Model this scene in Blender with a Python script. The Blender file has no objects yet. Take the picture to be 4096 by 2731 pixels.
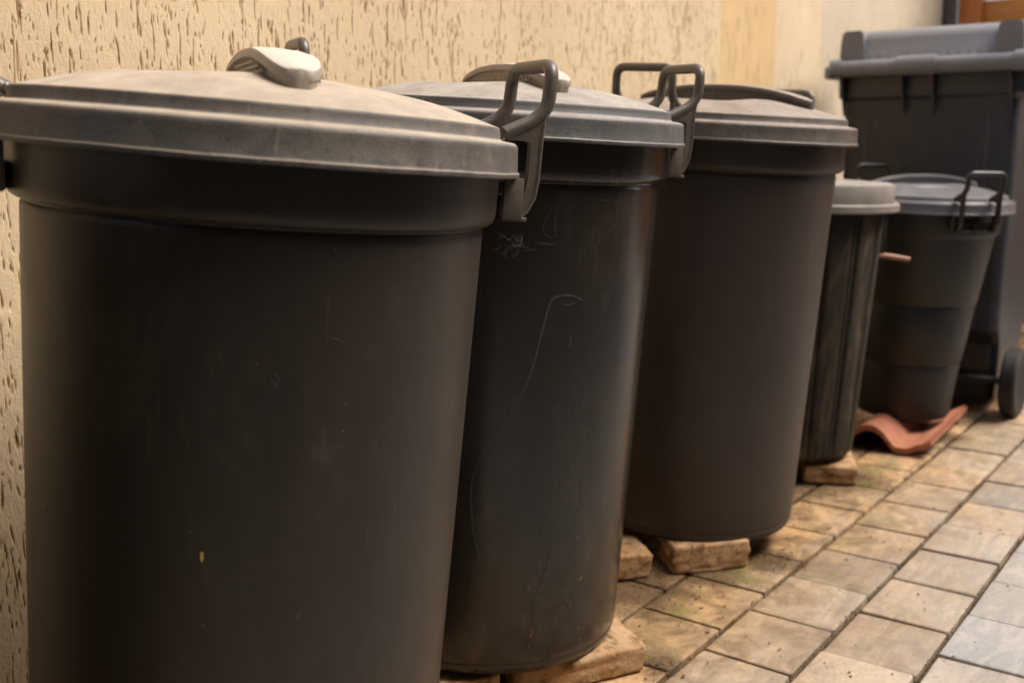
import bpy, bmesh, math, random
import numpy as np
from mathutils import Vector, Matrix
R_ = math.radians
random.seed(7); rng = np.random.default_rng(11)
S = bpy.context.scene; COL = S.collection
# World frame: X runs along the wall away from the camera, +Y towards the wall, Z up, metres.
# ---------------------------------------------------------------- camera
right = Vector((0.60165, -0.79863, -0.01437)); down = Vector((-0.14879, -0.09438, -0.98435))
fwd = Vector((0.78478, 0.59438, -0.17561)).normalized()
right = (right - fwd*right.dot(fwd)).normalized(); up = right.cross(fwd).normalized()
cam = bpy.data.cameras.new('camera'); co = bpy.data.objects.new('camera', cam); COL.objects.link(co)
M = Matrix((right, up, -fwd)).transposed().to_4x4(); M.translation = Vector((-1.244, -0.845, 0.766)); co.matrix_world = M
cam.sensor_width = 36; cam.lens = 36.74; cam.clip_start = .02; cam.clip_end = 400
cam.dof.use_dof = True; cam.dof.focus_distance = 1.18; cam.dof.aperture_fstop = 4.6; cam.dof.aperture_blades = 8
S.camera = co
# ---------------------------------------------------------------- light
W = bpy.data.worlds.new('World'); S.world = W; W.use_nodes = True
wn = W.node_tree; bg = wn.nodes['Background']
sky = wn.nodes.new('ShaderNodeTexSky'); sky.sky_type = 'NISHITA'; sky.sun_disc = False
SUN_EL, SUN_AZ = 53, -60          # azimuth measured from +X (along the alley) towards +Y (the wall)
sky.sun_elevation = R_(SUN_EL); sky.sun_rotation = R_(90-SUN_AZ); sky.dust_density = 4.0; sky.air_density = 1.0; sky.ozone_density = 1.0
wn.links.new(sky.outputs[0], bg.inputs[0]); bg.inputs[1].default_value = 0.135
sl = bpy.data.lights.new('sun', 'SUN'); sl.energy = 1.9; sl.angle = R_(38); sl.color = (1, .93, .83)
so = bpy.data.objects.new('sun', sl); COL.objects.link(so)
sd = Vector((math.cos(R_(SUN_EL))*math.cos(R_(SUN_AZ)), math.cos(R_(SUN_EL))*math.sin(R_(SUN_AZ)), math.sin(R_(SUN_EL))))
so.rotation_euler = sd.to_track_quat('Z', 'Y').to_euler(); so.location = (2, -2, 5)
S.view_settings.view_transform = 'Standard'; S.view_settings.look = 'None'; S.view_settings.gamma = 1
S.view_settings.exposure = 1.46
S.render.engine = 'CYCLES'
S.cycles.use_denoising = True; S.cycles.max_bounces = 8

# ---------------------------------------------------------------- helpers
def tag(o, label=None, cat=None, group=None, kind=None):
    if label: o['label'] = label
    if cat: o['category'] = cat
    if group: o['group'] = group
    if kind: o['kind'] = kind
    return o
def empty(name, loc, rot=None):
    o = bpy.data.objects.new(name, None); COL.objects.link(o); o.location = loc; o.empty_display_size = .1
    if rot is not None: o.rotation_mode = 'QUATERNION'; o.rotation_quaternion = rot
    return o
def mk(name, verts, faces, mats, parent=None, smooth=35, mi=None):
    me = bpy.data.meshes.new(name); me.from_pydata([tuple(v) for v in verts], [], faces)
    bm = bmesh.new(); bm.from_mesh(me); bmesh.ops.recalc_face_normals(bm, faces=bm.faces); bm.to_mesh(me); bm.free()
    return link(name, me, mats, parent, smooth, mi)
def link(name, me, mats, parent=None, smooth=35, mi=None):
    if not isinstance(mats, (list, tuple)): mats = [mats]
    for m in mats: me.materials.append(m)
    if mi is not None: me.polygons.foreach_set('material_index', mi)
    if smooth:
        me.shade_smooth(); me.set_sharp_from_angle(angle=R_(smooth))
    o = bpy.data.objects.new(name, me); COL.objects.link(o)
    if parent: o.parent = parent
    return o
class MB:
    def __init__(s): s.v = []; s.f = []; s.m = []
    def add(s, v, f, m=0):
        n = len(s.v); s.v += [tuple(x) for x in v]; s.f += [tuple(i+n for i in q) for q in f]; s.m += [m]*len(f)
    def box(s, c, d, rz=0, bev=0, m=0):
        bm = bmesh.new(); bmesh.ops.create_cube(bm, size=1)
        for v in bm.verts: v.co = Vector((v.co.x*d[0], v.co.y*d[1], v.co.z*d[2]))
        if bev: bmesh.ops.bevel(bm, geom=bm.edges[:], offset=bev, segments=2, affect='EDGES', profile=.5)
        Rz = Matrix.Rotation(rz, 3, 'Z')
        s.bm(bm, lambda p: Rz @ p + Vector(c), m)
    def bm(s, bm, fn=lambda p: p, m=0):
        bm.verts.index_update(); s.add([fn(v.co) for v in bm.verts], [[v.index for v in f.verts] for f in bm.faces], m); bm.free()
    def tube(s, pts, r, n=14, m=0, closed=False):
        pts = [Vector(p) for p in pts]; N = len(pts); rings = []
        t0 = (pts[1]-pts[0]).normalized(); nrm = t0.orthogonal().normalized()
        for i, p in enumerate(pts):
            a = pts[max(i-1, 0)]; b = pts[min(i+1, N-1)]; t = (b-a).normalized()
            nrm = (nrm - t*nrm.dot(t)).normalized(); bn = t.cross(nrm)
            rr = r[i] if isinstance(r, (list, tuple)) else r
            rings.append([p + rr*(math.cos(2*math.pi*k/n)*nrm + math.sin(2*math.pi*k/n)*bn) for k in range(n)])
        v = [q for rg in rings for q in rg]; f = []
        for i in range(N-1):
            for k in range(n): f.append((i*n+k, i*n+(k+1) % n, (i+1)*n+(k+1) % n, (i+1)*n+k))
        f.append(tuple(range(n))[::-1]); f.append(tuple((N-1)*n+k for k in range(n)))
        s.add(v, f, m)
    def lathe(s, prof, n=128, m=0, fn=None, a0=0, a1=2*math.pi):
        full = abs(a1-a0-2*math.pi) < 1e-6; nn = n if full else n+1; v = []; f = []
        for (r, z) in prof:
            for k in range(nn):
                a = a0+(a1-a0)*k/n; p = (r*math.cos(a), r*math.sin(a), z)
                v.append(fn(p, a) if fn else p)
        for i in range(len(prof)-1):
            for k in range(n):
                k2 = (k+1) % nn; f.append((i*nn+k, i*nn+k2, (i+1)*nn+k2, (i+1)*nn+k))
        s.add(v, f, m)
    def prism(s, poly, t0, t1, fn, m=0):
        n = len(poly); v = [fn(p, t0) for p in poly]+[fn(p, t1) for p in poly]
        f = [tuple(range(n)), tuple(range(n, 2*n))[::-1]]+[(i, (i+1) % n, n+(i+1) % n, n+i) for i in range(n)]
        s.add(v, f, m)
    def build(s, name, mats, parent=None, smooth=35):
        return mk(name, s.v, s.f, mats, parent, smooth, s.m if isinstance(mats, (list, tuple)) and len(mats) > 1 else None)
def fillet(pts, rad, seg=5):
    """round the inner corners of a 3-D polyline"""
    pts = [Vector(p) for p in pts]; out = [pts[0]]
    for i in range(1, len(pts)-1):
        a, p, b = pts[i-1], pts[i], pts[i+1]; rr = min(rad, (a-p).length*.48, (b-p).length*.48)
        s0 = p+(a-p).normalized()*rr; s1 = p+(b-p).normalized()*rr
        for k in range(seg+1):
            t = k/seg; out.append((1-t)**2*s0+2*t*(1-t)*p+t*t*s1)
    out.append(pts[-1]); return out

# ---------------------------------------------------------------- materials
class NT:
    def __init__(s, name):
        s.mat = bpy.data.materials.new(name); s.mat.use_nodes = True; s.t = s.mat.node_tree
        s.b = s.t.nodes['Principled BSDF']; s.tc = s.t.nodes.new('ShaderNodeTexCoord')
    def n(s, t, **k):
        x = s.t.nodes.new('ShaderNode'+t)
        for a, b in k.items(): setattr(x, a, b)
        return x
    def l(s, a, b): s.t.links.new(a, b)
    def map(s, scale=(1, 1, 1), src='Object', loc=(0, 0, 0), rot=(0, 0, 0)):
        m = s.n('Mapping'); m.inputs['Scale'].default_value = scale; m.inputs['Location'].default_value = loc; m.inputs['Rotation'].default_value = rot
        s.l(s.tc.outputs[src], m.inputs['Vector']); return m.outputs[0]
    def noise(s, scale, detail=4, rough=.5, vec=None, dist=0):
        x = s.n('TexNoise'); x.inputs['Scale'].default_value = scale; x.inputs['Detail'].default_value = detail
        x.inputs['Roughness'].default_value = rough; x.inputs['Distortion'].default_value = dist
        s.l(vec if vec is not None else s.tc.outputs['Object'], x.inputs['Vector']); return x.outputs['Fac']
    def ramp(s, fac, stops):
        r = s.n('ValToRGB'); e = r.color_ramp.elements
        while len(e) < len(stops): e.new(.5)
        for i, (p, c) in enumerate(stops):
            e[i].position = p; e[i].color = (*c, 1) if isinstance(c, (tuple, list)) else (c, c, c, 1)
        s.l(fac, r.inputs[0]); return r.outputs[0]
    def mix(s, fac, a, b, mode='MIX'):
        m = s.n('Mix', data_type='RGBA', blend_type=mode)
        for i, v in ((0, fac), (6, a), (7, b)):
            if hasattr(v, 'links') or hasattr(v, 'is_linked'): s.l(v, m.inputs[i])
            elif i == 0: m.inputs[0].default_value = v
            else: m.inputs[i].default_value = (*v, 1)
        return m.outputs[2]
    def math(s, op, a, b=0.):
        m = s.n('Math', operation=op)
        for i, v in ((0, a), (1, b)):
            if hasattr(v, 'is_linked'): s.l(v, m.inputs[i])
            else: m.inputs[i].default_value = v
        return m.outputs[0]
    def bump(s, h, strength=.3, dist=.001, prev=None):
        b = s.n('Bump'); b.inputs['Strength'].default_value = strength; b.inputs['Distance'].default_value = dist
        s.l(h, b.inputs['Height'])
        if prev is not None: s.l(prev, b.inputs['Normal'])
        return b.outputs[0]
    def out(s, col, rough=.5, nrm=None, spec=.5):
        for k, v in (('Base Color', col), ('Roughness', rough), ('Specular IOR Level', spec)):
            if hasattr(v, 'is_linked'): s.l(v, s.b.inputs[k])
            else: s.b.inputs[k].default_value = (*v, 1) if k == 'Base Color' else v
        if nrm is not None: s.l(nrm, s.b.inputs['Normal'])
        return s.mat

def plastic(name, base, dust, dust_amt=.35, rough=(.38, .6), specks=True, grain=.25, seed=0, spec=.42, vscale=(1, 1, .35), lo=.35, settle=0.):
    t = NT(name); v = t.map((1, 1, 1), loc=(seed, seed*.7, 0)); vs = t.map(vscale, loc=(seed, 0, seed))
    n1 = t.noise(5, 6, .6, vs, .6); n2 = t.noise(28, 5, .65, vs); n3 = t.noise(900, 2, .5, v)
    cloud = t.ramp(n1, [(lo, 0.), (.75, 1.)]); fine = t.ramp(n2, [(.42, .2), (.7, 1.)])
    f = t.math('MULTIPLY', t.math('MULTIPLY', cloud, fine), dust_amt)
    if settle:     # dust that has settled on the upward-facing top
        sx = t.n('SeparateXYZ'); t.l(t.tc.outputs['Normal'], sx.inputs[0])
        upf = t.ramp(sx.outputs['Z'], [(.45, 0.), (.97, 1.)])
        f = t.math('MAXIMUM', f, t.math('MULTIPLY', upf, t.math('ADD', settle, t.math('MULTIPLY', t.math('SUBTRACT', n2, .5), .9))))
    if settle:     # rain spots, grit and wiped smears in the dust
        sm = t.ramp(t.noise(11, 3, .5, t.map((1, 1, 1), loc=(seed+7, 3, 0)), 2.2), [(.485, 0.), (.50, 1.), (.515, 0.)])
        f = t.math('ADD', f, t.math('MULTIPLY', sm, .05))
        gt_ = t.ramp(t.noise(230, 3, .7, v), [(.60, 0.), (.68, 1.)]); f = t.math('ADD', f, t.math('MULTIPLY', gt_, .10))
        f = t.math('SUBTRACT', f, t.math('MULTIPLY', t.ramp(t.noise(70, 3, .6, v), [(.58, 0.), (.66, 1.)]), .08))
        f = t.math('MAXIMUM', f, 0.)
    c = t.mix(f, base, dust)
    if specks:
        vo = t.n('TexVoronoi'); vo.inputs['Scale'].default_value = 55; t.l(v, vo.inputs['Vector'])
        sp = t.ramp(vo.outputs['Distance'], [(.035, 1.), (.065, 0.)])
        wn_ = t.n('TexWhiteNoise'); t.l(vo.outputs['Position'], wn_.inputs['Vector'])
        keep = t.math('GREATER_THAN', wn_.outputs['Value'], .80)
        c = t.mix(t.math('MULTIPLY', t.math('MULTIPLY', sp, keep), .5), c, (.30, .20, .11))
        # hairline scuffs: thin stretched noise
        sc = t.noise(60, 3, .6, t.map((3.2, 3.2, .22), loc=(seed+3, 1, 2), rot=(.15, .1, 0)), .2)
        c = t.mix(t.math('MULTIPLY', t.ramp(sc, [(.66, 0.), (.72, 1.)]), .22), c, dust)
    big = t.ramp(t.noise(2.6, 3, .5, t.map((1, 1, .45), loc=(seed+5, 2, 1)), .4), [(.35, 0.), (.68, 1.)])
    smu = t.ramp(t.noise(7.5, 7, .72, t.map((1, 1, .6), loc=(seed, 4, seed)), .9), [(.58, 0.), (.74, 1.)])
    c = t.mix(t.math('MULTIPLY', smu, (.28 if not settle else .06) if name != 'brown_plastic' else .03), c, dust)
    c = t.mix(t.math('MULTIPLY', big, .09 if not settle else .05), c, dust)
    rr = t.n('MapRange'); rr.inputs[3].default_value = rough[0]; rr.inputs[4].default_value = rough[1]; t.l(t.math('ADD', t.math('MULTIPLY', f, .7), t.math('MULTIPLY', big, .3*max(dust_amt, .05))), rr.inputs[0])
    rr.inputs[2].default_value = max(dust_amt, .05)
    b = t.bump(n3, grain, .0006); b = t.bump(n2, .08, .002, b)
    return t.out(c, rr.outputs[0], b, spec)
M_body = plastic('black_plastic', (.0185, .0140, .0108), (.13, .105, .08), .26, (.36, .54), grain=.15)
M_body2 = plastic('glossy_black_plastic', (.0105, .0080, .0064), (.13, .11, .09), .24, (.16, .42), grain=.06, seed=3, spec=.5, lo=.42)
M_body3 = plastic('matt_brown_black_plastic', (.036, .026, .0195), (.14, .11, .085), .22, (.44, .60), grain=.15, seed=9)
M_lid = plastic('dusty_grey_plastic', (.064, .058, .053), (.46, .38, .29), .30, (.38, .68), grain=.9, seed=1, vscale=(1, 1, 1), lo=.2, settle=.72)
M_lid2 = plastic('grey_plastic', (.066, .064, .064), (.44, .39, .33), .22, (.34, .6), grain=1.0, seed=5, vscale=(1, 1, 1), settle=.50)
M_lid3 = plastic('brown_grey_plastic', (.066, .056, .048), (.40, .32, .25), .25, (.38, .62), grain=.7, seed=8, vscale=(1, 1, 1), settle=.45)
M_grip2 = plastic('tan_lit_grip', (.20, .165, .13), (.50, .44, .37), .5, (.35, .6), grain=.5, seed=2, vscale=(1, 1, 1), specks=False, settle=.6)  # bounce light from the wall put into the lighter grip colour
M_grip = plastic('pale_lit_grip', (.27, .235, .195), (.52, .465, .40), .5, (.35, .6), grain=.5, seed=2, vscale=(1, 1, 1), specks=False, settle=.8)  # paler than its lid: wall bounce and overhead light painted in
M_handle = plastic('dark_handle_plastic', (.066, .058, .052), (.26, .19, .12), .42, (.30, .5), grain=.12, seed=4, vscale=(6, 6, 6), specks=False)
M_handled = plastic('black_handle_plastic', (.016, .015, .015), (.16, .12, .08), .25, (.28, .5), grain=.1, seed=6, vscale=(6, 6, 6), specks=False)
M_wheelie = plastic('wheelie_plastic', (.021, .025, .033), (.15, .12, .095), .22, (.36, .55), grain=.3, seed=12)
M_wlid = plastic('wheelie_lid_plastic', (.135, .14, .15), (.34, .31, .29), .35, (.26, .45), grain=.2, seed=14, specks=False)
M_bin5 = plastic('brown_plastic', (.008, .006, .005), (.10, .075, .055), .12, (.45, .6), seed=16)
M_lid5 = plastic('slate_lid_plastic', (.10, .098, .105), (.30, .26, .24), .3, (.3, .5), seed=17, vscale=(1, 1, 1))
M_rubber = plastic('rubber', (.009, .008, .008), (.10, .08, .06), .25, (.6, .8), seed=18)
def simple(name, c, rough=.6, var=.25, sc=30, bump=.2):
    t = NT(name); n = t.noise(sc, 5, .6)
    col = t.mix(t.ramp(n, [(.3, 0.), (.7, 1.)]), tuple(x*(1-var) for x in c), tuple(min(1, x*(1+var)) for x in c))
    return t.out(col, rough, t.bump(n, bump, .002))
M_scratch = simple('pale_scuff', (.048, .042, .036), .7, .5, 200)
M_scratch_l = simple('light_scuff', (.13, .11, .09), .7, .5, 200)
M_straw = simple('straw_yellow', (.62, .48, .16), .7)
M_ochre = simple('ochre_grime', (.20, .12, .045), .8, .4, 90)
M_hole = simple('hole_black', (.006, .005, .005), .9)
# stained old can
t = NT('stained_old_plastic'); vs = t.map((1, 1, .22)); a = t.noise(26, 6, .65, vs, .8); b_ = t.noise(9, 4, .6, vs)
c = t.mix(t.ramp(a, [(.50, 0.), (.74, 1.)]), (.034, .028, .021), (.17, .12, .065)); c = t.mix(t.ramp(b_, [(.35, 0.), (.6, .85)]), c, (.030, .025, .019))
M_old = t.out(c, .88, t.bump(a, .4, .002), .15)
t = NT('old_chalky_lid'); a = t.noise(14, 6, .65); g = t.noise(120, 4, .6)
c = t.mix(t.ramp(a, [(.35, 0.), (.7, 1.)]), (.16, .14, .115), (.25, .225, .19)); c = t.mix(t.ramp(g, [(.6, 0.), (.75, .5)]), c, (.14, .10, .07))
M_oldlid = t.out(c, .75, t.bump(g, .3, .001))
# bricks / terracotta
t = NT('clay_brick'); a = t.noise(16, 6, .65); g = t.noise(150, 5, .7); h = t.noise(40, 4, .6)
c = t.mix(t.ramp(a, [(.35, 0.), (.65, 1.)]), (.40, .22, .10), (.55, .38, .22)); c = t.mix(t.ramp(h, [(.50, 0.), (.64, .8)]), c, (.15, .08, .03))
c = t.mix(t.ramp(g, [(.60, 0.), (.66, .8)]), c, (.09, .055, .03))
M_brick = t.out(c, .85, t.bump(g, 1., .0025, t.bump(h, .7, .004)), .2)
t = NT('terracotta'); a = t.noise(22, 6, .65); g = t.noise(180, 4, .6)
c = t.mix(t.ramp(a, [(.3, 0.), (.7, 1.)]), (.33, .12, .065), (.47, .20, .115)); c = t.mix(t.ramp(g, [(.55, 0.), (.64, .7)]), c, (.14, .08, .055))
M_terra = t.out(c, .8, t.bump(g, .4, .001), .3)
# pavers
t = NT('concrete_paver'); at = t.n('Attribute', attribute_name='tint'); pos = t.tc.outputs['Object']
vg = t.map((1, 3.2, 1), rot=(0, 0, .35)); vein = t.noise(6, 6, .6, vg, 1.6); fine = t.noise(130, 5, .7); cl = t.noise(9, 5, .6)
c = t.mix(t.ramp(vein, [(.38, 0.), (.62, 1.)]), (.84, .84, .85), (1.10, 1.08, 1.04)); c = t.mix(1.0, at.outputs['Color'], c, 'MULTIPLY'); c = t.mix(1.0, c, (1.17, 1.20, 1.19), 'MULTIPLY')
line = t.ramp(t.math('ABSOLUTE', t.math('SUBTRACT', vein, .50)), [(0., 1.), (.012, 0.)])
c = t.mix(t.math('MULTIPLY', line, .20), c, (.22, .14, .08))
blue = t.ramp(t.noise(3.6, 4, .6, t.map((.7, 2.8, 1), loc=(4, 2, 0), rot=(0, 0, .25)), 1.0), [(.60, 0.), (.70, 1.)])
c = t.mix(t.math('MULTIPLY', blue, .5), c, (.22, .245, .27))
c = t.mix(t.math('MULTIPLY', t.ramp(fine, [(.57, 0.), (.68, 1.)]), .45), c, (.15, .11, .07))
sep = t.n('SeparateXYZ'); t.l(pos, sep.inputs[0])
def rng_(s, val, a, b):
    m = s.n('MapRange'); s.l(val, m.inputs[0]); m.inputs[1].default_value = a; m.inputs[2].default_value = b; return m.outputs[0]
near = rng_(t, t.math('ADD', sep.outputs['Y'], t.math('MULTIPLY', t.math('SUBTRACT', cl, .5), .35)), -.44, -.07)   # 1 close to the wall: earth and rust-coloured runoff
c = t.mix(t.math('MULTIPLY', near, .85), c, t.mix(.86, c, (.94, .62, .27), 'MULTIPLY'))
soilm = None
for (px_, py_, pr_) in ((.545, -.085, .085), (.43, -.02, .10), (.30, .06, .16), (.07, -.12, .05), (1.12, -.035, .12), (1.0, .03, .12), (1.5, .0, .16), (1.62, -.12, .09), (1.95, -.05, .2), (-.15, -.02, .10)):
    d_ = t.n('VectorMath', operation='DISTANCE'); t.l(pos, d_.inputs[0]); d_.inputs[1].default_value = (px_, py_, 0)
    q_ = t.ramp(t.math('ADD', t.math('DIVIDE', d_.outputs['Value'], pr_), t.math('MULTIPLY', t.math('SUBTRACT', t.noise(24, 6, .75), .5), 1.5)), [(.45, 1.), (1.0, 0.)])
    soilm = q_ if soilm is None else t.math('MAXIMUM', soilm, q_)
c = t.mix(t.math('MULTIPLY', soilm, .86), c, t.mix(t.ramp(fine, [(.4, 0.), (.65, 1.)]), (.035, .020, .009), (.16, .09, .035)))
grime = t.ramp(t.noise(13, 6, .7, None, .5), [(.44, 0.), (.62, 1.)])
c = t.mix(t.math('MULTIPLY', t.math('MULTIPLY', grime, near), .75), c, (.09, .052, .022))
moss = t.ramp(t.noise(7, 5, .7, t.map(loc=(2, 5, 0))), [(.53, 0.), (.66, 1.)]); mossb = rng_(t, sep.outputs['Y'], -.55, -.1)
c = t.mix(t.math('MULTIPLY', t.math('MULTIPLY', moss, mossb), .60), c, (.17, .165, .045))
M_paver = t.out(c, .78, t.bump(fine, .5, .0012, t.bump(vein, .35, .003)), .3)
t = NT('joint_soil'); a = t.noise(60, 6, .7); g = t.noise(12, 4)
c = t.mix(t.ramp(a, [(.35, 0.), (.7, 1.)]), (.035, .024, .015), (.16, .11, .065))
M_soil = t.out(c, .95, t.bump(a, 1, .003), .1)
# stucco
def stucco(name, lo, hi, groove=True, bumpy=True):
    t = NT(name); g = t.noise(420, 4, .7); m = t.noise(110, 4, .6); big = t.noise(2.2, 4, .5)
    c = t.mix(t.ramp(big, [(.35, 0.), (.65, 1.)]), lo, hi)
    c = t.mix(t.math('MULTIPLY', t.ramp(g, [(.55, 0.), (.7, 1.)]), .25), c, tuple(x*.6 for x in lo))
    n = t.bump(m, .16, .0010); n = t.bump(g, .9, .0014, n)
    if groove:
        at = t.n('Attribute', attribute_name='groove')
        c = t.mix(t.math('MULTIPLY', t.ramp(at.outputs['Fac'], [(.22, 0.), (.62, 1.)]), .80), c, (.24, .135, .05))  # groove shade painted in brown, along with the bare undercoat
    else:
        s = t.noise(10, 4, .6, t.map((16, 16, 1.1)), .4); gr = t.ramp(s, [(.60, 0.), (.68, 1.)])
        c = t.mix(t.math('MULTIPLY', gr, .55), c, (.34, .20, .08)); n = t.bump(t.math('MULTIPLY', gr, -1.), .8, .004, n)
    return t.out(c, .9, n, .2)
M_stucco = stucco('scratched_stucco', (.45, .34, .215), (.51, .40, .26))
M_stucco2 = stucco('scratched_stucco_far', (.465, .36, .235), (.525, .42, .285), False)
M_warmlit = stucco('warm_lit_return', (.49, .335, .17), (.56, .395, .21), False)  # warm reflected light put into the colour of the return
M_greywall = stucco('grey_beige_render', (.41, .345, .255), (.47, .40, .30), False)
M_opp = stucco('opposite_render', (.12, .08, .05), (.15, .10, .06), False)
t = NT('varnished_wood'); v = t.map((1, 1.5, 22)); a = t.noise(6, 6, .6, v, 1.2)
c = t.mix(t.ramp(a, [(.35, 0.), (.65, 1.)]), (.38, .14, .025), (.55, .24, .06)); M_wood = t.out(c, .4, t.bump(a, .2, .002))
t = NT('varnished_wood_dark'); v = t.map((1.5, 22, 1.5)); a = t.noise(6, 6, .6, v, 1.2)
c = t.mix(t.ramp(a, [(.35, 0.), (.65, 1.)]), (.36, .10, .012), (.46, .15, .02)); M_wood2 = t.out(c, .4)
M_post = simple('dark_post_paint', (.07, .05, .04), .5)

# ---------------------------------------------------------------- setting
WY = 0.475                      # near wall plane
def grid_obj(name, X0, X1, Y0, Y1, z, m):
    return mk(name, [(X0, Y0, z), (X1, Y0, z), (X1, Y1, z), (X0, Y1, z)], [(0, 1, 2, 3)], m, smooth=0)
g = grid_obj('ground', -40, 40, -40, 40, -.012, M_soil); tag(g, kind='structure')
# pavement of individual blocks in running bond, one mesh
A_, B_ = .17346, .1513
phase = {0: .056, 1: .153, 2: .255, 3: .344}
mb = MB(); tints = []
pal = [(0.456, 0.404, 0.352), (0.447, 0.413, 0.378), (0.516, 0.452, 0.387), (0.387, 0.383, 0.370), (0.490, 0.417, 0.348), (0.361, 0.365, 0.361), (0.533, 0.482, 0.431)]
for k in range(-4, 22):
    ph = phase.get(k, .056+.0867*k if k > 3 else .056-.09*k)
    n0 = int((-2.6-ph)/A_); n1 = int((3.6-ph)/A_)
    for n in range(n0, n1):
        u0 = ph+n*A_; w0 = k*B_
        if w0 < -.50: continue
        jx, jy = .0027, .0044
        if -1.0 < u0 < 2.6 and w0 < 1.0: seg = 3
        else: seg = 1
        dz = random.uniform(-.0022, .0018); tx = random.uniform(-.010, .010); ty = random.uniform(-.008, .008); rz = random.uniform(-.008, .008)
        bm = bmesh.new(); bmesh.ops.create_cube(bm, size=1)
        lx, ly, lz = A_-2*jx+random.uniform(-.0015, .0006), B_-2*jy+random.uniform(-.0018, .0006), .05
        for v in bm.verts: v.co = Vector((v.co.x*lx, v.co.y*ly, v.co.z*lz))
        tope = [e for e in bm.edges if all(v.co.z > 0 for v in e.verts)] + [e for e in bm.edges if abs(e.verts[0].co.z-e.verts[1].co.z) > .01]
        bmesh.ops.bevel(bm, geom=tope, offset=.0042, segments=3 if seg > 1 else 1, affect='EDGES', profile=.6)
        if seg > 1:
            for v in bm.verts:
                v.co.x += random.gauss(0, .0005); v.co.y += random.gauss(0, .0005)
        Rz = Matrix.Rotation(rz, 3, 'Z'); cx_, cy_ = u0+A_/2, -(w0+B_/2)
        def fn(p):
            q = Rz @ p
            return Vector((q.x+cx_, q.y+cy_, p.z-lz/2+dz+p.x*tx+p.y*ty))
        nf = len(bm.faces); col = random.choice(pal); br = random.uniform(.86, 1.1)
        if w0 < .35: col = tuple(np.array(col)*.55+np.array((.40, .28, .165))*.45)
        mb.bm(bm, fn); tints += [(col[0]*br, col[1]*br, col[2]*br)]*nf
pv = mb.build('pavement', M_paver, smooth=40); tag(pv, kind='structure')
ca = pv.data.color_attributes.new('tint', 'FLOAT_COLOR', 'CORNER')
arr = np.ones((len(pv.data.loops), 4), np.float32); i = 0
lt = np.array([p.loop_total for p in pv.data.polygons]); arr[:, :3] = np.repeat(np.array(tints, np.float32), lt, axis=0)
ca.data.foreach_set('color', arr.ravel())

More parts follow.
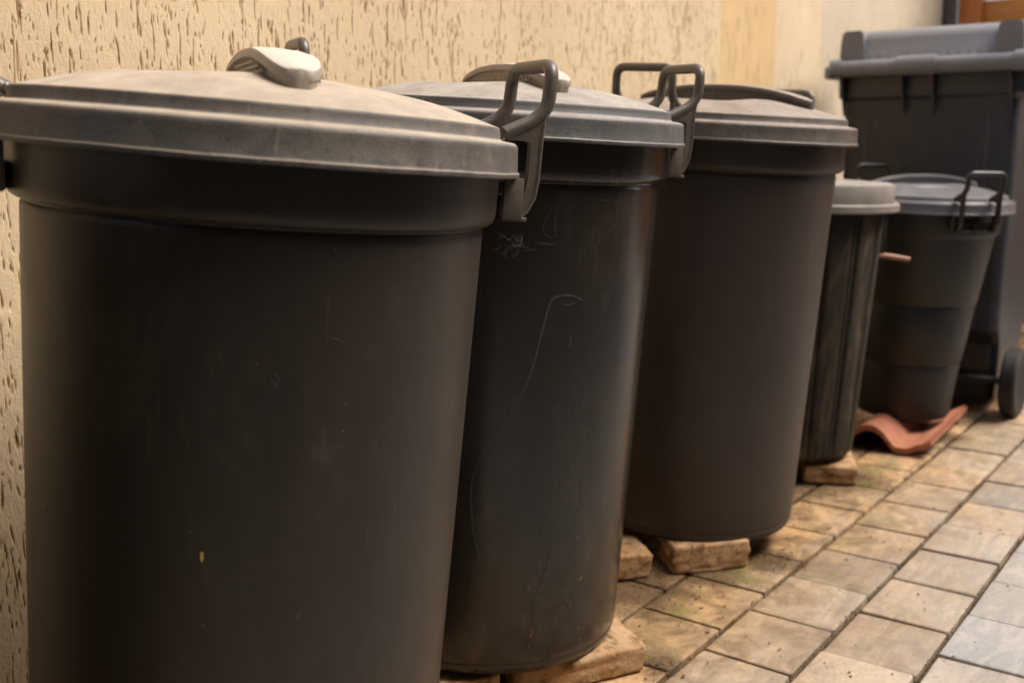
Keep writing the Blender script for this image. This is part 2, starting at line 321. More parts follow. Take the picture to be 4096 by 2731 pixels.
# near stucco wall: carved height field
def carved_wall():
    X0, X1, Z0, Z1, dx, dz = -.85, 1.46, 0.0, 1.34, .0012, .0028
    nx = int((X1-X0)/dx)+1; nz = int((Z1-Z0)/dz)+1
    H = np.zeros((nz, nx)); G = np.zeros((nz, nx))
    def carve(cx, cz, L, wd, dp, drift):
        i0 = max(0, int((cz-L/2-Z0)/dz)); i1 = min(nz, int((cz+L/2-Z0)/dz)+1)
        ph = rng.random()*6; fr = rng.uniform(30, 90)
        for i in range(i0, i1):
            z = Z0+i*dz; s = (z-cz)/(L/2)
            env = max(0, 1-abs(s)**3); d = dp*env*(.75+.35*math.sin(z*fr*3+ph)); x = cx+drift*s+.0012*math.sin(z*fr+ph)
            w = wd*(.6+.5*env)
            j0 = max(0, int((x-3.2*w-X0)/dx)); j1 = min(nx, int((x+3.2*w-X0)/dx)+2)
            if j1 <= j0: continue
            xs = X0+np.arange(j0, j1)*dx; gss = np.exp(-np.abs((xs-x)/w)**4)
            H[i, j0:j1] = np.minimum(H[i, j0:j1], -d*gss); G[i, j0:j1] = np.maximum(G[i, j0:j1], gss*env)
    for _ in range(15000):
        L = min(.20, rng.lognormal(math.log(.013), .9)); qx = rng.uniform(X0, X1); qz = rng.uniform(Z0, Z1)
        if math.sin(qx*17+2*math.sin(qz*5))+math.sin(qx*41+1.3)+.8*math.sin(qz*13+qx*6) < rng.uniform(-3.4, .6): continue
        carve(qx, qz, L, rng.uniform(.0004, .0008)*rng.choice((.8, 1, 1.5)), rng.uniform(.0014, .0038), rng.normal(0, .0009))
    for _ in range(420):      # clusters: torn patches
        cx, cz = rng.uniform(X0, X1), rng.uniform(Z0, Z1)
        for _ in range(rng.integers(3, 9)):
            carve(cx+rng.normal(0, .006), cz+rng.normal(0, .018), rng.uniform(.006, .024), rng.uniform(.0006, .0015), rng.uniform(.0012, .0030), 0)
    nz_ = rng.normal(0, 1, (nz, nx))
    def blur(a, n):
        for _ in range(n):
            a = (np.roll(a, 1, 0)+np.roll(a, -1, 0)+a*2)/4; a = (np.roll(a, 1, 1)+np.roll(a, -1, 1)+a*2)/4
        return a
    H = H+blur(nz_, 1)*.00035+blur(rng.normal(0, 1, (nz, nx)), 30)*.0015
    # scattered proud grains
    xs = X0+np.arange(nx)*dx; zs = Z0+np.arange(nz)*dz
    V = np.zeros((nz, nx, 3)); V[..., 0] = xs[None, :]; V[..., 1] = WY-H; V[..., 2] = zs[:, None]
    idx = np.arange(nz*nx).reshape(nz, nx)
    Q = np.stack([idx[:-1, :-1], idx[:-1, 1:], idx[1:, 1:], idx[1:, :-1]], -1).reshape(-1, 4)
    V = V.reshape(-1, 3); g = G.reshape(-1)
    # the thickness and the plain upper part of the wall
    ex = [(X0, WY, Z1), (X1, WY, Z1), (X1, WY, 2.9), (X0, WY, 2.9), (X0, WY+.25, 0), (X1, WY+.25, 0), (X1, WY+.25, 2.9), (X0, WY+.25, 2.9), (X0, WY, 0), (X1, WY, 0),
          (-1.9, WY, 0), (-1.9, WY, 2.9), (-1.9, WY+.25, 0), (-1.9, WY+.25, 2.9)]
    b = len(V); V = np.vstack([V, np.array(ex)]); g = np.concatenate([g, np.zeros(len(ex))])
    ef = [(b, b+1, b+2, b+3), (b+5, b+4, b+7, b+6), (b+9, b+5, b+6, b+2), (b+3, b+2, b+6, b+7), (b+10, b+8, b+3, b+11), (b+10, b+11, b+13, b+12), (b+11, b+3, b+7, b+13), (b+4, b+12, b+13, b+7)]
    F = np.vstack([Q, np.array(ef)])
    me = bpy.data.meshes.new('stucco_wall'); me.vertices.add(len(V)); me.vertices.foreach_set('co', V.astype(np.float32).ravel())
    me.loops.add(F.size); me.loops.foreach_set('vertex_index', F.astype(np.int32).ravel())
    me.polygons.add(len(F)); me.polygons.foreach_set('loop_start', np.arange(0, F.size, 4, dtype=np.int32))
    me.update(calc_edges=True); me.validate()
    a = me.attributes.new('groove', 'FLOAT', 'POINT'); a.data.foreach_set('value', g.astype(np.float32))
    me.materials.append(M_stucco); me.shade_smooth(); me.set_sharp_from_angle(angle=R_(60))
    o = bpy.data.objects.new('stucco_wall', me); COL.objects.link(o); return o
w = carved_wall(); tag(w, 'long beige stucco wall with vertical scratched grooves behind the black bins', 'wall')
# pier: slanted return with warm reflected light painted in, and a pale front further along
mb = MB(); P0 = (1.46, WY); P1 = (1.73, .432); P2 = (2.09, .432)
def vwall(mb, pts, z1, m=0, back=.3):
    n = len(pts)
    for i in range(n-1):
        a, b = pts[i], pts[i+1]
        mb.add([(a[0], a[1], 0), (b[0], b[1], 0), (b[0], b[1], z1), (a[0], a[1], z1)], [(0, 1, 2, 3)], m[i] if isinstance(m, list) else m)
    q = [(p[0], p[1], z1) for p in pts]+[(pts[-1][0], pts[-1][1]+back, z1), (pts[0][0], pts[0][1]+back, z1)]
    mb.add(q, [tuple(range(len(q)))], 0)
vwall(mb, [P0, P1, P2, (2.09, .47)], 2.9, [1, 0, 0], .3)
p = mb.build('wall_pier', [M_stucco2, M_warmlit], smooth=0); tag(p, 'pale pier with a slanted return painted warm as by reflected light, projecting from the stucco wall beside the wheeled bin', 'pier')
mb = MB(); vwall(mb, [(2.092, .455), (3.70, .455)], 2.9)
p = mb.build('rendered_wall', M_greywall, smooth=0); tag(p, 'grey beige rendered wall behind the wheeled bin, running up to the orange gate', 'wall')
mb = MB(); mb.box((-1.6, -2.30, 1.5), (9.3, .25, 3.0)); mb.box((-6.12, -.8, 1.5), (.25, 2.7, 3.0))
mb.box((-3.35, -.93, 2.42), (4.8, 2.72, .14))  # canopy added out of view to darken the left end
p = mb.build('unseen_wall_shade_canopy', M_opp, smooth=0); tag(p, 'unseen brown rendered wall on the other side of the alley with an added shading canopy', 'wall')
# gate across the end of the alley
gx = 3.56
gt = empty('wooden_gate', (gx, -.71, 0)); tag(gt, 'orange varnished wooden gate of horizontal boards behind the wheeled bin', 'gate')
mb = MB()
for i in range(16):
    mb.box((.02, -.035, .09+i*.135), (.03, 2.1, .129), bev=.004)
mb.build('board_panel', M_wood, gt)
for y in (1.06, -1.13):
    mb = MB(); mb.box((0, y, 1.12), (.07, .09, 2.24), bev=.004); mb.build('gate_frame', M_wood2, gt)
pst = MB(); pst.box((gx-.01, .432, 1.3), (.09, .045, 2.6), bev=.004)
o = pst.build('gate_post', M_post); tag(o, 'dark brown post at the hinge side of the orange gate', 'post')

# ---------------------------------------------------------------- the large round bins
def lid_profile(s=1.):
    pr = [(.236, .026), (.2440, .022), (.2462, .0012), (.2520, .0), (.2526, .0012), (.2522, .0052), (.2508, .0062), (.2505, .0075), (.2502, .0085), (.2490, .030)]
    for k in range(6):
        a = k/5*math.pi/2; pr.append((.2420+.0068*math.cos(a), .0345+.0072*math.sin(a)))
    pr += [(.2345, .0428), (.2318, .0436), (.2306, .0455), (.2296, .0545)]
    for k in range(1, 5):
        a = k/4*math.pi/2; pr.append((.2262+.0032*math.cos(a), .0560+.0034*math.sin(a)))
    pr = [(r, z*.80) for r, z in pr]
    z0 = .0594*.80; r0 = .2262
    for k in range(1, 40):
        r = r0*(1-k/40); pr.append((r, z0+.035*(1-(r/r0)**2.1)))
    pr.append((.0004, z0+.035))
    return [(r*s, z*s) for r, z in pr]
def make_lid(mat, fin, parent, s=1., hump=None, seg=192, wob=0, rec=None):
    mb = MB(); ph = random.random()*6
    def fn(p, a):
        x, y, z = p; r = math.hypot(x, y)
        if hump and r < .226*s:
            f = min(1, (.226*s-r)/(.05*s))
            for (hx, hy, sx, amp) in hump:
                z += f*amp*math.exp(-((x-hx)**2+(y-hy)**2)/(2*sx*sx))
        if rec is not None and r < .22*s:      # finger recess on either side of the carrying ridge
            ca, sa = math.cos(rec), math.sin(rec); pp = x*ca+y*sa; al = -x*sa+y*ca
            z -= .030*s*math.exp(-((abs(pp)-.062*s)/(.040*s))**2)*math.exp(-(al/(.078*s))**4)
        if wob and z < .008*s: z += wob*(math.sin(a*5+ph)+.7*math.sin(a*11+2*ph)+.5*math.sin(a*31))
        return (x, y, z)
    mb.lathe(lid_profile(s), seg, fn=fn)
    return mb.build('lid', mat, parent, 50)
def make_grip(mat, parent, s=1., L=.180, wd=.027, peak=.101):
    """long arched carrying ridge across the dome, ribbed along its sides; runs along local X"""
    mb = MB(); N = 64; prof = []
    for i in range(N+1):
        t = -math.cos(math.pi*i/N)
        z = .076+(peak-.076)*(1-abs(t)**2.4); prof.append((t*L, z))
    # cross-section loops: rounded top strap slightly overhanging the ribbed sides
    rings = []
    for i, (x, z) in enumerate(prof):
        e = 1-abs(x/L)**6; w = wd*(.10+.90*math.sqrt(max(0, e)))
        base = .030
        top = [(w*.86, z-.010), (w, z-.009), (w*1.02, z-.005), (w*.93, z-.001), (w*.6, z+.0008), (0, z+.0014), (-w*.6, z+.0008), (-w*.93, z-.001), (-w*1.02, z-.005), (-w, z-.009), (-w*.86, z-.010)]
        rings.append([(x, w*.86, base)]+[(x, a, b) for a, b in top]+[(x, -w*.86, base)])
    n = len(rings[0]); v = [q for r in rings for q in r]; f = []
    for i in range(N):
        for k in range(n-1): f.append((i*n+k, i*n+k+1, (i+1)*n+k+1, (i+1)*n+k))
    f.append(tuple(range(n))[::-1]); f.append(tuple(N*n+k for k in range(n))); mb.add(v, f)
    # ribs along both sides
    for sd in (1, -1):
        for j in range(10):
            z = .050+j*.0052; pts = []
            tt = max(0.02, 1-(z+.012-.076)/(peak-.076)); h = min(tt**(1/2.4)*L*.97, L*.80) if z < peak-.012 else 0
            if h < .02: continue
            mb.box((0, sd*wd*.86, z), (2*h*.93, .0018, .0016))
        for j in range(-14, 15):
            x = j*L/15.5; zt = .076+(peak-.076)*(1-abs(x/L)**2.4)-.010
            if zt > .07 and abs(x) < L*.8: mb.box((x, sd*wd*.86, (.040+zt)/2), (.0016, .0016, zt-.040))
    for i in range(len(mb.v)):
        mb.v[i] = tuple(c*s for c in mb.v[i])
    return mb.build('grip', mat, parent, 40)
def make_handle(mat, parent, ang, s=1., lift=0.):
    """hoop handle that also clamps the lid; z=0 is the lower lip of the lid"""
    mb = MB(); t = .055
    def P(r, tt, z): return (r, tt, z+lift)
    path = [P(.230, -t, .0425), P(.262, -t, .0585), P(.2750, -t, .0730), P(.2770, -t, .1150), P(.2770, t, .1150), P(.2750, t, .0730), P(.262, t, .0585), P(.230, t, .0425)]
    mb.tube(fillet(path, .018, 6), .0073, 16)
    poly = [(.228, .0360), (.260, .0560), (.2710, .0670), (.2690, .040), (.2685, -.002), (.2660, -.020), (.2590, -.034), (.2500, -.0425), (.2420, -.0400), (.2500, -.026), (.2565, -.012), (.2580, .004), (.2580, .034), (.2560, .0360), (.2480, .0370)]
    for sg in (-1, 1):
        mb.prism(poly, sg*t-.0045, sg*t+.0045, lambda p, q: (p[0], q, p[1]+lift))
        # raised rim along the outer edge of the side plate
        edge = [(.2712, .066), (.2695, .040), (.2690, -.002), (.2665, -.020), (.2595, -.034), (.2495, -.0430)]
        mb.tube([(a, sg*(t+.0035), b+lift) for a, b in edge], .0024, 6)
    # hidden bosses
    h = mb.build('handle', mat, parent, 45)
    br = MB()
    br.box((.2435, 0, -.0425+lift), (.029, .132, .0045), bev=.001); br.box((.232, 0, -.030+lift), (.010, .132, .022), bev=.001)
    for sg in (-1, 1): br.box((.240, sg*.0665, -.022+lift), (.022, .004, .042), bev=.001)
    br.box((.241, 0, -.034+lift), (.022, .004, .018), bev=.001)
    b = br.build('bracket', mat, h, 30)
    for o in (h,):
        o.rotation_euler = (0, 0, ang); o.scale = (s, s, s)
    return h
def surf_strip(mb, pts, wd, rfun, m=1, taper=True):
    """thin scuff lying on the bin side: pts in (angle deg, height)"""
    P = []
    for i in range(len(pts)-1):
        for k in range(8):
            q = k/8; p0 = pts[max(i-1, 0)]; p1 = pts[i]; p2 = pts[i+1]; p3 = pts[min(i+2, len(pts)-1)]
            P.append(tuple(.5*((2*p1[c])+(-p0[c]+p2[c])*q+(2*p0[c]-5*p1[c]+4*p2[c]-p3[c])*q*q+(-p0[c]+3*p1[c]-3*p2[c]+p3[c])*q**3) for c in (0, 1)))
    P.append(pts[-1]); v = []; f = []
    for i, (a, z) in enumerate(P):
        a2, z2 = P[min(i+1, len(P)-1)]; a1, z1 = P[max(i-1, 0)]
        r = rfun(z)+.0005; dx = R_(a2-a1)*r; dz = z2-z1; L = math.hypot(dx, dz) or 1; nx, nz = -dz/L, dx/L
        ww = 1.5*wd*(.35+.65*math.sin(math.pi*min(1, max(0, i/(len(P)-1)))))*random.uniform(.6, 1.2) if taper else wd
        for sg in (-1, 1):
            aa = R_(a)+sg*ww/2*nx/r; v.append((r*math.cos(aa), r*math.sin(aa), z+sg*ww/2*nz))
    for i in range(len(P)-1): f.append((2*i, 2*i+1, 2*i+3, 2*i+2))
    mb.add(v, f, m)
HL = .735
def rbody(z, top=.220, bot=.208): return bot+(z-.025)/(.650)*(top-bot)
def body_mesh(mb, seg=192):
    pr = [(.004, .004), (.17, .004), (.175, 0), (.192, 0)]
    for k in range(1, 6):
        a = k/5*math.pi/2; pr.append((.192+.0145*math.sin(a), .0145-.0145*math.cos(a)+.0))
    pr += [(.2072, .018), (.2064, .0195), (.2068, .021)]
    for z in np.linspace(.03, .675, 14): pr.append((rbody(z), z))
    pr += [(.2200, .6795), (.2182, .6825), (.2187, .6845), (.2242, .6855), (.2290, .6885), (.2312, .6930), (.2318, .6980), (.2328, .735), (.2335, .752), (.229, .752), (.228, .70)]
    mb.lathe(pr, seg)
def can(name_label, group, u, w, z, tu, tw, body_mat, lid_mat, hang, scratches=(), hump=None, handle_mat=None, wob=.0002, cat='trash bin', rotz=0, hoff=((0, 0), (.012, -.008))):
    ax = Vector((tu, -tw, 1)).normalized(); rot = Vector((0, 0, 1)).rotation_difference(ax)
    root = empty('round_bin', (u, -w, z), rot); tag(root, name_label, cat, group)
    mb = MB(); body_mesh(mb)
    for (pts, wd, m) in scratches:
        surf_strip(mb, [(-a, h) for a, h in pts], wd, rbody, m)
    mb.build('body', [body_mat, M_scratch, M_scratch_l, M_straw, M_ochre], root, 40)
    lid = make_lid(lid_mat, 0, root, hump=hump, wob=wob, rec=hang-rotz); lid.location = (0, 0, HL)
    lid.rotation_euler = (0, 0, rotz)
    g = make_grip(M_grip if lid_mat is M_lid else (M_grip2 if lid_mat is M_lid2 else lid_mat), lid); g.rotation_euler = (0, 0, hang+math.pi/2-rotz)
    for k in (0, 1):
        h = make_handle(handle_mat or M_handle, root, hang+k*math.pi); o_ = hoff[k]
        h.location = (o_[0]*math.cos(hang+k*math.pi), o_[0]*math.sin(hang+k*math.pi), HL+o_[1])
    return root
G1 = 'large round black bins with grey domed lids'
def scr(a, z, da, dz, n=3, j=.3):
    return [(a+da*i/(n-1)+random.gauss(0, j), z+dz*i/(n-1)+random.gauss(0, j*.003)) for i in range(n)]
# scuffs (angle, height on the bin side)
s1 = [([(127.6, .563), (126.2, .566), (125.2, .560), (126.0, .553), (127.6, .549)], .0010, 1), ([(127.0, .556), (126.0, .559), (125.6, .552)], .0008, 1),
      ([(140.2, .409), (140.2, .400)], .0022, 3), ([(117.8, .358), (117.5, .344)], .0022, 1), ([(118.6, .351), (118.2, .343)], .0014, 1),
      ([(179.0, .395), (178.6, .394)], .002, 2)]
for _ in range(12): s1.append((scr(random.uniform(95, 185), random.uniform(.28, .62), random.gauss(0, 2), random.gauss(0, .012)), random.uniform(.0004, .0009), 1))
s2 = [([(112.5, .533), (114.3, .537), (118, .541), (122, .540), (125.0, .533), (127.4, .494), (129.6, .45), (132.9, .413), (139.8, .365), (147.8, .336)], .0022, 1),
      ([(114.0, .535), (118, .529), (121, .530)], .0012, 1),
      ([(146.8, .321), (149, .28), (148.0, .229), (145.6, .19), (143.1, .161)], .0016, 1),
      ([(127.0, .652), (129.5, .628), (127.7, .617), (124.5, .618)], .0010, 1), ([(124.3, .660), (125.6, .64), (125.0, .618)], .0010, 1),
      ([(118, .18), (120.5, .14), (123, .10), (119, .07)], .0022, 1), ([(116.4, .488), (116.6, .47)], .0014, 1),
      ([(108, .664), (105, .664)], .0006, 2)]
for i in range(22):       # star-shaped scuff cluster
    a0 = random.gauss(138.5, 2.3); z0 = random.gauss(.607, .008); s2.append((scr(a0, z0, random.gauss(0, 3.0), random.gauss(0, .010), 3, .5), random.uniform(.0008, .0016), 1 if i % 4 else 2))
for _ in range(24): s2.append((scr(random.uniform(98, 150), random.uniform(.04, .32), random.gauss(0, 2.4), random.gauss(0, .016)), random.uniform(.0006, .0018), 1))
for _ in range(12): s2.append((scr(random.uniform(98, 130), random.uniform(.03, .2), random.gauss(0, .5), random.gauss(0, .006)), random.uniform(.0010, .0022), random.choice((1, 2, 4))))
s3 = []
for _ in range(16): s3.append((scr(random.uniform(80, 150), random.uniform(.04, .5), random.gauss(0, 2.4), random.gauss(0, .016)), random.uniform(.0005, .0012), 1))
hA = math.atan2(-.52, .85)
can('nearest black bin with dusty domed lid, cut off by the left edge', G1, -.595, -.039, .036, .057, .079, M_body, M_lid, hA, s1, hoff=((0, 0), (0, 0)))
can('glossy scratched black bin, second in the row of large domed bins', G1, -.039, -.135, .058, .023, .072, M_body2, M_lid2, hA, s2, hoff=((0, 0), (.028, -.010)))
can('matt brown-black bin on two bricks, third in the row of large domed bins', G1, .598, -.110, .056, .009, .074, M_body3, M_lid3, math.pi*.985, s3,
    hump=[(-.10, -.12, .035, .005)], hoff=((0, 0), (-.004, -.016)))

can('black round bin with domed lid added unseen beyond the left edge to shade the wall', G1, -1.19, -.10, .012, .02, .03, M_body, M_lid, hA)  # unseen extra bin, added to shade the wall strip at the left

# ---------------------------------------------------------------- bricks under the bins
def brick(fr, d, L, Wd, H, label, group='loose bricks under the bins', z0=0.0015):
    """fr = front right top corner (u,w); d = unit direction along the front edge away from it"""
    dx = Vector((d[0], -d[1], 0)).normalized(); dy = Vector((0, 0, 1)).cross(dx)
    if dy.y < 0: dy = -dy       # width runs towards the wall
    bm = bmesh.new(); bmesh.ops.create_cube(bm, size=1)
    for v in bm.verts: v.co = Vector(((v.co.x+.5)*L, (v.co.y+.5)*Wd, (v.co.z+.5)*H))
    bmesh.ops.bevel(bm, geom=bm.edges[:], offset=.0035, segments=1, affect='EDGES', profile=.55)
    bmesh.ops.subdivide_edges(bm, edges=[e for e in bm.edges if e.calc_length() > .02], cuts=11, use_grid_fill=True)
    sx, sy = random.random()*9, random.random()*9
    from mathutils import noise as nz
    o3 = Vector((fr[0], -fr[1], z0)); chip = Vector((.002, .0, .004))
    for v in bm.verts:
        n = nz.fractal(v.co*75+Vector((sx, sy, 0)), 1., 2., 4); k = .0034*n
        c = (v.co-Vector((L/2, Wd/2, H/2))).normalized(); v.co += c*k
        dd = (v.co-chip).length
        if dd < .03: v.co += (Vector((L/2, Wd/2, H/2))-v.co).normalized()*(.03-dd)*.18*(1+.5*n)
        v.co.z = max(v.co.z, 0)
    mb = MB(); mb.bm(bm, lambda p: o3+dx*p.x+dy*p.y+Vector((0, 0, p.z)))
    o = mb.build('clay_brick', M_brick, None, 50); tag(o, label, 'brick', group); return o
brick((.035, .122), (-.857, -.515), .215, .105, .043, 'orange clay brick under the right front edge of the glossy scratched bin')
brick((-.165, .001), (-.857, -.515), .20, .105, .043, 'clay brick at the bottom edge, under the left of the glossy scratched bin')
brick((.492, .080), (-.755, -.655), .150, .10, .054, 'pale chipped brick under the front of the matt brown-black bin')
brick((.345, -.045), (-.755, -.655), .17, .10, .048, 'shaded brick left of the pale chipped one under the matt brown-black bin')
brick((1.085, .078), (-.43, -.90), .12, .19, .043, 'tan brick under the front of the stained old can')
brick((.05, -.21), (-.857, -.515), .20, .10, .066, 'clay brick hidden under the wall side of the glossy scratched bin')
brick((.68, -.20), (-.857, -.515), .20, .10, .064, 'clay brick hidden under the wall side of the matt brown-black bin')
brick((-.50, .10), (-.857, -.515), .20, .10, .024, 'flat brick under the front of the nearest bin')
brick((-.50, -.13), (-.857, -.515), .20, .10, .044, 'flat brick under the wall side of the nearest bin')
brick((1.16, -.17), (-.857, -.515), .20, .10, .060, 'brick hidden under the wall side of the stained old can')

# ---------------------------------------------------------------- stained old can with pale lid
def tilt_root(name, u, w, z, tu, tw):
    return empty(name, (u, -w, z), Vector((0, 0, 1)).rotation_difference(Vector((tu, -tw, 1)).normalized()))
oc = tilt_root('ribbed_can', 1.13, -.120, .062, .01, .036)
tag(oc, 'old stained ribbed can with a chalky beige lid', 'trash bin')
mb = MB(); pr = [(.004, .003), (.14, .003), (.150, 0), (.1555, .006)]
for z in np.linspace(.012, .585, 24): pr.append((.1565+(z/.6)*.031, z))
pr += [(.186, .60), (.182, .60)]
def ribs(p, a):
    x, y, z = p; k = (a*15/(2*math.pi)+.3) % 1.0; r = math.hypot(x, y)
    if z > .015 and z < .59:
        e = min(1, (z-.015)/.02, (.59-z)/.02); dpt = -.007*e*(math.exp(-((k-.5)/.055)**2)+.5*math.exp(-((k-.3)/.05)**2))
        f = (r+dpt)/r; return (x*f, y*f, z)
    return p
mb.lathe(pr, 320, fn=ribs)
mb.build('body', M_old, oc, 60)
mb = MB(); mb.lathe([(.188, .585), (.199, .583), (.203, .586), (.204, .590), (.2035, .625), (.201, .632), (.195, .635), (.12, .639), (.0004, .640)], 128)
lid = mb.build('lid', M_oldlid, oc, 40)
mb = MB(); mb.lathe([(.203, .578), (.213, .572), (.216, .575), (.216, .588), (.212, .592), (.203, .592), (.203, .578)], 90, a0=R_(-150), a1=R_(85))
mb.lathe([(.203, .580), (.208, .577), (.209, .589), (.203, .591), (.203, .580)], 60, a0=R_(85), a1=R_(210))
mb.build('lid_flange', M_oldlid, lid, 40)
# latch strip and its peg on the alley side
aR = math.atan2(-.80, .60)
mb = MB(); mb.box((.196, 0, .520), (.012, .030, .105), bev=.002)
o = mb.build('latch_strip', M_old, oc); o.rotation_euler = (0, 0, aR+.05)
pk = MB(); pk.tube([(.190, 0, .466), (.240, -.004, .460), (.262, -.006, .457)], [.0065, .0062, .0055], 10)
o = pk.build('peg', simple('pinkish_peg', (.34, .17, .11), .6), oc); o.rotation_euler = (0, 0, aR)

# ---------------------------------------------------------------- small bin on the roof tile
sb = tilt_root('small_round_bin', 1.645, .005, .055, .0, .045)
tag(sb, 'small tapered black bin with slate lid, standing on a terracotta roof tile', 'trash bin')
mb = MB(); H5 = .555
mb.lathe([(.004, .003), (.10, .003), (.108, 0), (.117, .004), (.121, .012), (.1345, .150), (.1335, .153), (.1350, .156), (.1375, .159), (.1570, .312), (.1558, .315), (.1572, .318), (.1600, .321), (.1850, .490), (.1865, .494), (.1940, .500), (.1965, .506), (.2040, H5+.012), (.2, H5+.012)], 128)
mb.build('body', M_bin5, sb, 35)
hv = right*.22-fwd*1.0; a5 = math.atan2(hv.y, hv.x)
lid = make_lid(M_lid5, 0, sb, s=.90, seg=128, rec=a5); lid.location = (0, 0, H5)
a5 = math.atan2(.05, -1)
g = make_grip(M_lid5, lid, .9, L=.175, wd=.018, peak=.100); 
# hoop faces the camera: camera-left/forward = convert
hv = right*.22-fwd*1.0; a5 = math.atan2(hv.y, hv.x); g.rotation_euler = (0, 0, a5+math.pi/2)
for k in (0, 1):
    h = make_handle(M_handled, sb, a5+k*math.pi, .9); h.location = (0, 0, H5)

# ---------------------------------------------------------------- terracotta roof tile
mb = MB(); NX = 30; prof = []
for i in range(15):
    a = math.pi*(1-i/14); prof.append((.012+.070*math.cos(a)*-1*-1, .010+.042*math.sin(a)))
prof = [(-.062+.124*i/14, -.004+.056*math.sin(math.pi*i/14)**.75) for i in range(13)]
prof += [(.062, .004), (.075, .002), (.090, .0015), (.104, .006), (.118, .015), (.128, .017), (.140, .020), (.152, .030)]
th = .015; top = [(a, b+th) for a, b in prof]
ring = prof+top[::-1]; v = []; f = []
for i in range(NX+1):
    x = .44*i/NX
    for (a, b) in ring: v.append((x, -(a+.008), b+.002+.012*(i/NX)*0))
n = len(ring)
for i in range(NX):
    for k in range(n): f.append((i*n+k, i*n+(k+1) % n, (i+1)*n+(k+1) % n, (i+1)*n+k))
m_ = len(prof)
for base in (0, NX*n):
    for k in range(m_-1): f.append((base+k, base+k+1, base+n-2-k, base+n-1-k))
mb.add(v, f)
for j in range(3): mb.box((.22, -(.132+j*.010), .0335+j*.006), (.43, .003, .003))
o = mb.build('roof_tile', M_terra, None, 40); o.location = (1.385, .006, 0.0015); o.rotation_euler = (0, 0, R_(3))
tag(o, 'curved orange terracotta roof tile lying on the paving under the small bin', 'roof tile')

# ---------------------------------------------------------------- wheeled bin
wb = empty('wheeled_bin', (1.925, .060, .002)); wb.rotation_euler = (0, R_(.6), R_(-90))
tag(wb, 'tall dark wheeled bin with ribbed grey-blue hinged lid at the right edge', 'wheeled bin')
def rrect(hx, y0, y1, r, z, n=6):
    out = []
    for cx, cy, a0 in ((hx-r, y1-r, 0), (-hx+r, y1-r, 90), (-hx+r, y0+r, 180), (hx-r, y0+r, 270)):
        for k in range(n+1):
            a = R_(a0+90*k/n); out.append((cx+r*math.cos(a), cy+r*math.sin(a), z))
    return out
def loft(mb, loops, cap0=True, cap1=True, m=0):
    n = len(loops[0]); v = [p for l in loops for p in l]; f = []
    for i in range(len(loops)-1):
        for k in range(n): f.append((i*n+k, i*n+(k+1) % n, (i+1)*n+(k+1) % n, (i+1)*n+k))
    if cap0: f.append(tuple(range(n))[::-1])
    if cap1: f.append(tuple((len(loops)-1)*n+k for k in range(n)))
    mb.add(v, f, m)
mb = MB()
loft(mb, [rrect(.215, .075, .38, .03, .025), rrect(.222, .070, .385, .03, .035), rrect(.228, .065, .390, .03, .20), rrect(.236, .004, .392, .03, .25), rrect(.245, .0, .42, .03, .90), rrect(.250, -.002, .421, .03, .905), rrect(.262, -.012, .435, .03, .915), rrect(.264, -.014, .436, .03, .975)])
mb.box((0, -.001, .60), (.30, .008, .012), bev=.002)
for x in (-.17, .17): mb.box((x, .006, .55), (.012, .012, .60), bev=.003)
for x in (-.05, .03): mb.box((x, -.004+.010, .66), (.007, .009, .34), bev=.002)
mb.build('body', M_wheelie, wb, 35)
for x in (-.235, -.062, .022, .225):
    q = MB(); q.add([(x+s, y, z) for s in (-.0035, .0035) for (y, z) in ((-.008, .985), (-.052, .985), (-.052, .955), (-.006, .86))], [(0, 1, 2, 3), (7, 6, 5, 4), (0, 4, 5, 1), (1, 5, 6, 2), (2, 6, 7, 3), (3, 7, 4, 0)])
    q.build('gusset', M_wheelie, wb, 30)
mb = MB(); mb.tube([(-.262, -.045, .995), (.300, -.045, .995)], .0235, 20)
for x0, x1 in ((-.266, -.235), (-.075, .035), (.235, .305)): mb.tube([(x0, -.045, .997), (x1, -.045, .997)], .0275, 20)
for x in (-.268, .305): mb.box((x, -.02, .985), (.022, .11, .036), bev=.006)
mb.build('hinge_bar', M_wlid, wb, 40)
mb = MB()
loft(mb, [rrect(.268, -.030, .445, .04, .985), rrect(.270, -.032, .447, .04, 1.012), rrect(.258, -.022, .43, .045, 1.022), rrect(.256, -.010, .41, .05, 1.075), rrect(.250, .004, .40, .05, 1.094), rrect(.225, .035, .37, .06, 1.106), rrect(.16, .10, .30, .06, 1.114)])
# raised end lugs and the flutes between them
for x in (-.215, .215): loft(mb, [rrect(.0, 0, 0, 0, 0)]*0 or [[(x+sx*.036*k, y, z) for sx, y in ((-1, -.026), (1, -.026), (1, .06), (-1, .06))] for k, z in ((1, 1.015), (.97, 1.06), (.86, 1.094), (.60, 1.104))])
for i in range(13):
    x = -.165+i*.0275; mb.tube([(x, -.019, 1.024), (x, -.0035, 1.073), (x, .012, 1.087), (x, .08, 1.096)], .0042, 8)
lid = mb.build('lid', M_wlid, wb, 35)
for cx_ in (-.115, -.055, .005):
    mk_ = MB()
    for k in range(4):
        mk_.box((cx_-.014+k*.009, -.0005+.0035, .862), (.006, .003, .008+.003*(k % 2)), bev=.0006)
    mk_.build('moulded_mark', M_ochre, wb)
for sx in (-1, 1):
    q = MB()
    def wf(p, a): return (p[2]*sx, p[1], p[0])
    q.lathe([(.055, .262*1), (.072, .258), (.093, .258), (.100, .264), (.100, .296), (.093, .302), (.072, .302), (.055, .296), (.030, .290), (.0005, .290)], 48)
    vv = [((z)*sx, r_y+.045, r_x+.1015) for (r_x, r_y, z) in q.v]
    q.v = vv; w_ = q.build('wheel', M_rubber, wb, 35)
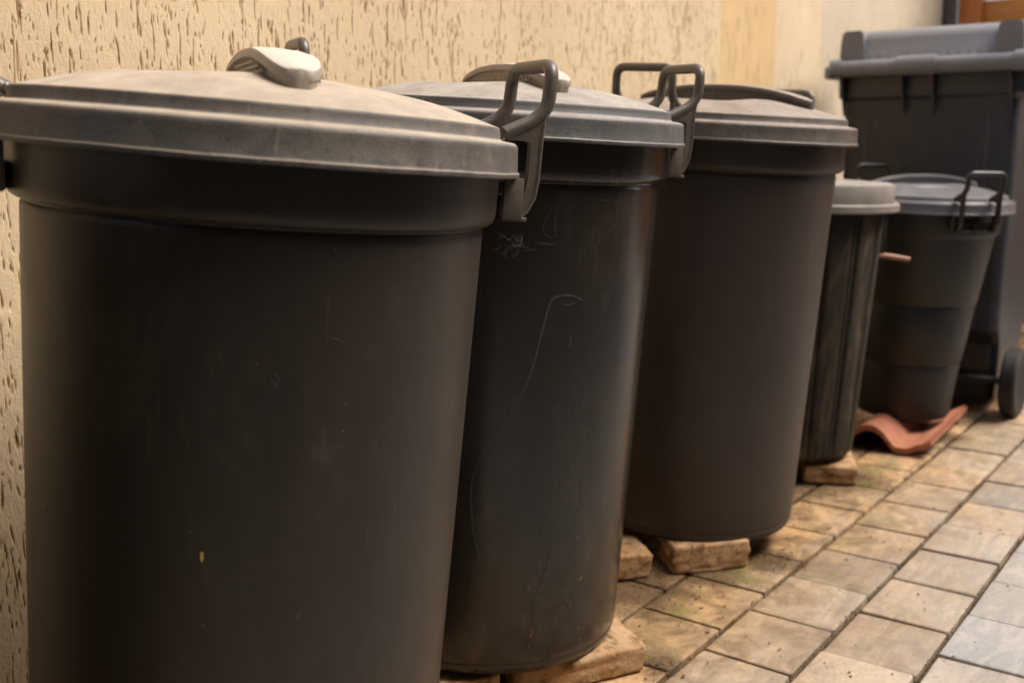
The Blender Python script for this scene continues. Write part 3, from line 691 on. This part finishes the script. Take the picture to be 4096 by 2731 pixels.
mb = MB(); mb.tube([(-.262, .045, .1015), (.262, .045, .1015)], .010, 10); mb.build('axle', simple('steel_axle', (.03, .028, .028), .5, .1), wb)

# ---------------------------------------------------------------- grit, crumbs and dry bits on the paving
def grit():
    V = []; F = []
    def pebble(x, y, z, s, el=1.):
        n = len(V); rz = random.random()*6.28; pts = [(1, 0, 0), (-1, 0, 0), (0, 1, 0), (0, -1, 0), (0, 0, 1), (0, 0, -1)]
        for p in pts:
            k = random.uniform(.6, 1.2); px, py, pz = p[0]*s*k*el, p[1]*s*k, p[2]*s*k*.7
            V.append((x+px*math.cos(rz)-py*math.sin(rz), y+px*math.sin(rz)+py*math.cos(rz), z+pz))
        for a, b, c in ((0, 2, 4), (2, 1, 4), (1, 3, 4), (3, 0, 4), (2, 0, 5), (1, 2, 5), (3, 1, 5), (0, 3, 5)): F.append((n+a, n+b, n+c))
    for _ in range(3600):
        k = random.choice((-1, 0, 0, 1, 1, 2, 2, 3, 4)); x = random.uniform(-.5, 2.6); y = -k*B_+random.gauss(0, .0022)
        cl = math.sin(x*23+k*2)+math.sin(x*57+k)
        if cl < random.uniform(-2, 1.4): continue
        pebble(x, y, random.uniform(-.004, .0015), random.uniform(.0008, .0026), random.uniform(1, 1.8))
    for cx, cy, sx, sy, n in ((.42, .0, .10, .035, 1500), (.55, -.10, .03, .035, 1800), (1.02, -.03, .12, .04, 900), (1.15, -.06, .05, .05, 900), (.06, -.115, .018, .03, 500), (.40, .04, .09, .02, 1500), (1.5, -.10, .12, .05, 350), (.33, -.04, .12, .05, 300), (.25, .05, .15, .08, 400), (1.9, .0, .2, .1, 300)):
        for _ in range(n//3): pebble(random.gauss(cx, sx), random.gauss(cy, sy), random.uniform(.001, .003), random.uniform(.0004, .0016)*random.choice((.7, 1, 1.5)), random.uniform(1, 2.2))
    for _ in range(260): pebble(random.uniform(-.1, 2.4), random.uniform(-.75, .0), .002, random.uniform(.0006, .0022), random.uniform(1, 2.5))
    for _ in range(150):      # dry flakes and seed husks
        x = random.uniform(-.1, 2.3); y = -abs(random.gauss(.0, .28))+random.uniform(-.02, .1); s_ = random.uniform(.002, .0055); a = random.random()*6.28
        n = len(V); ca, sa = math.cos(a), math.sin(a)
        for (p, q, h) in ((-1, 0, .3), (-.3, .45, .05), (.5, .35, .5), (1, 0, .1), (.4, -.4, .45), (-.4, -.35, .15)):
            V.append((x+s_*(p*ca-q*sa), y+s_*(p*sa+q*ca), .0015+h*s_*.8))
        F.append((n, n+1, n+2, n+3, n+4, n+5))
    t = NT('grit_mix'); oi = t.noise(220, 2); c = t.mix(t.ramp(oi, [(.42, 0.), (.6, 1.)]), (.07, .042, .020), (.24, .15, .075)); m = t.out(c, .9)
    o = mk('grit', V, F, m, smooth=0); tag(o, kind='stuff')
grit()
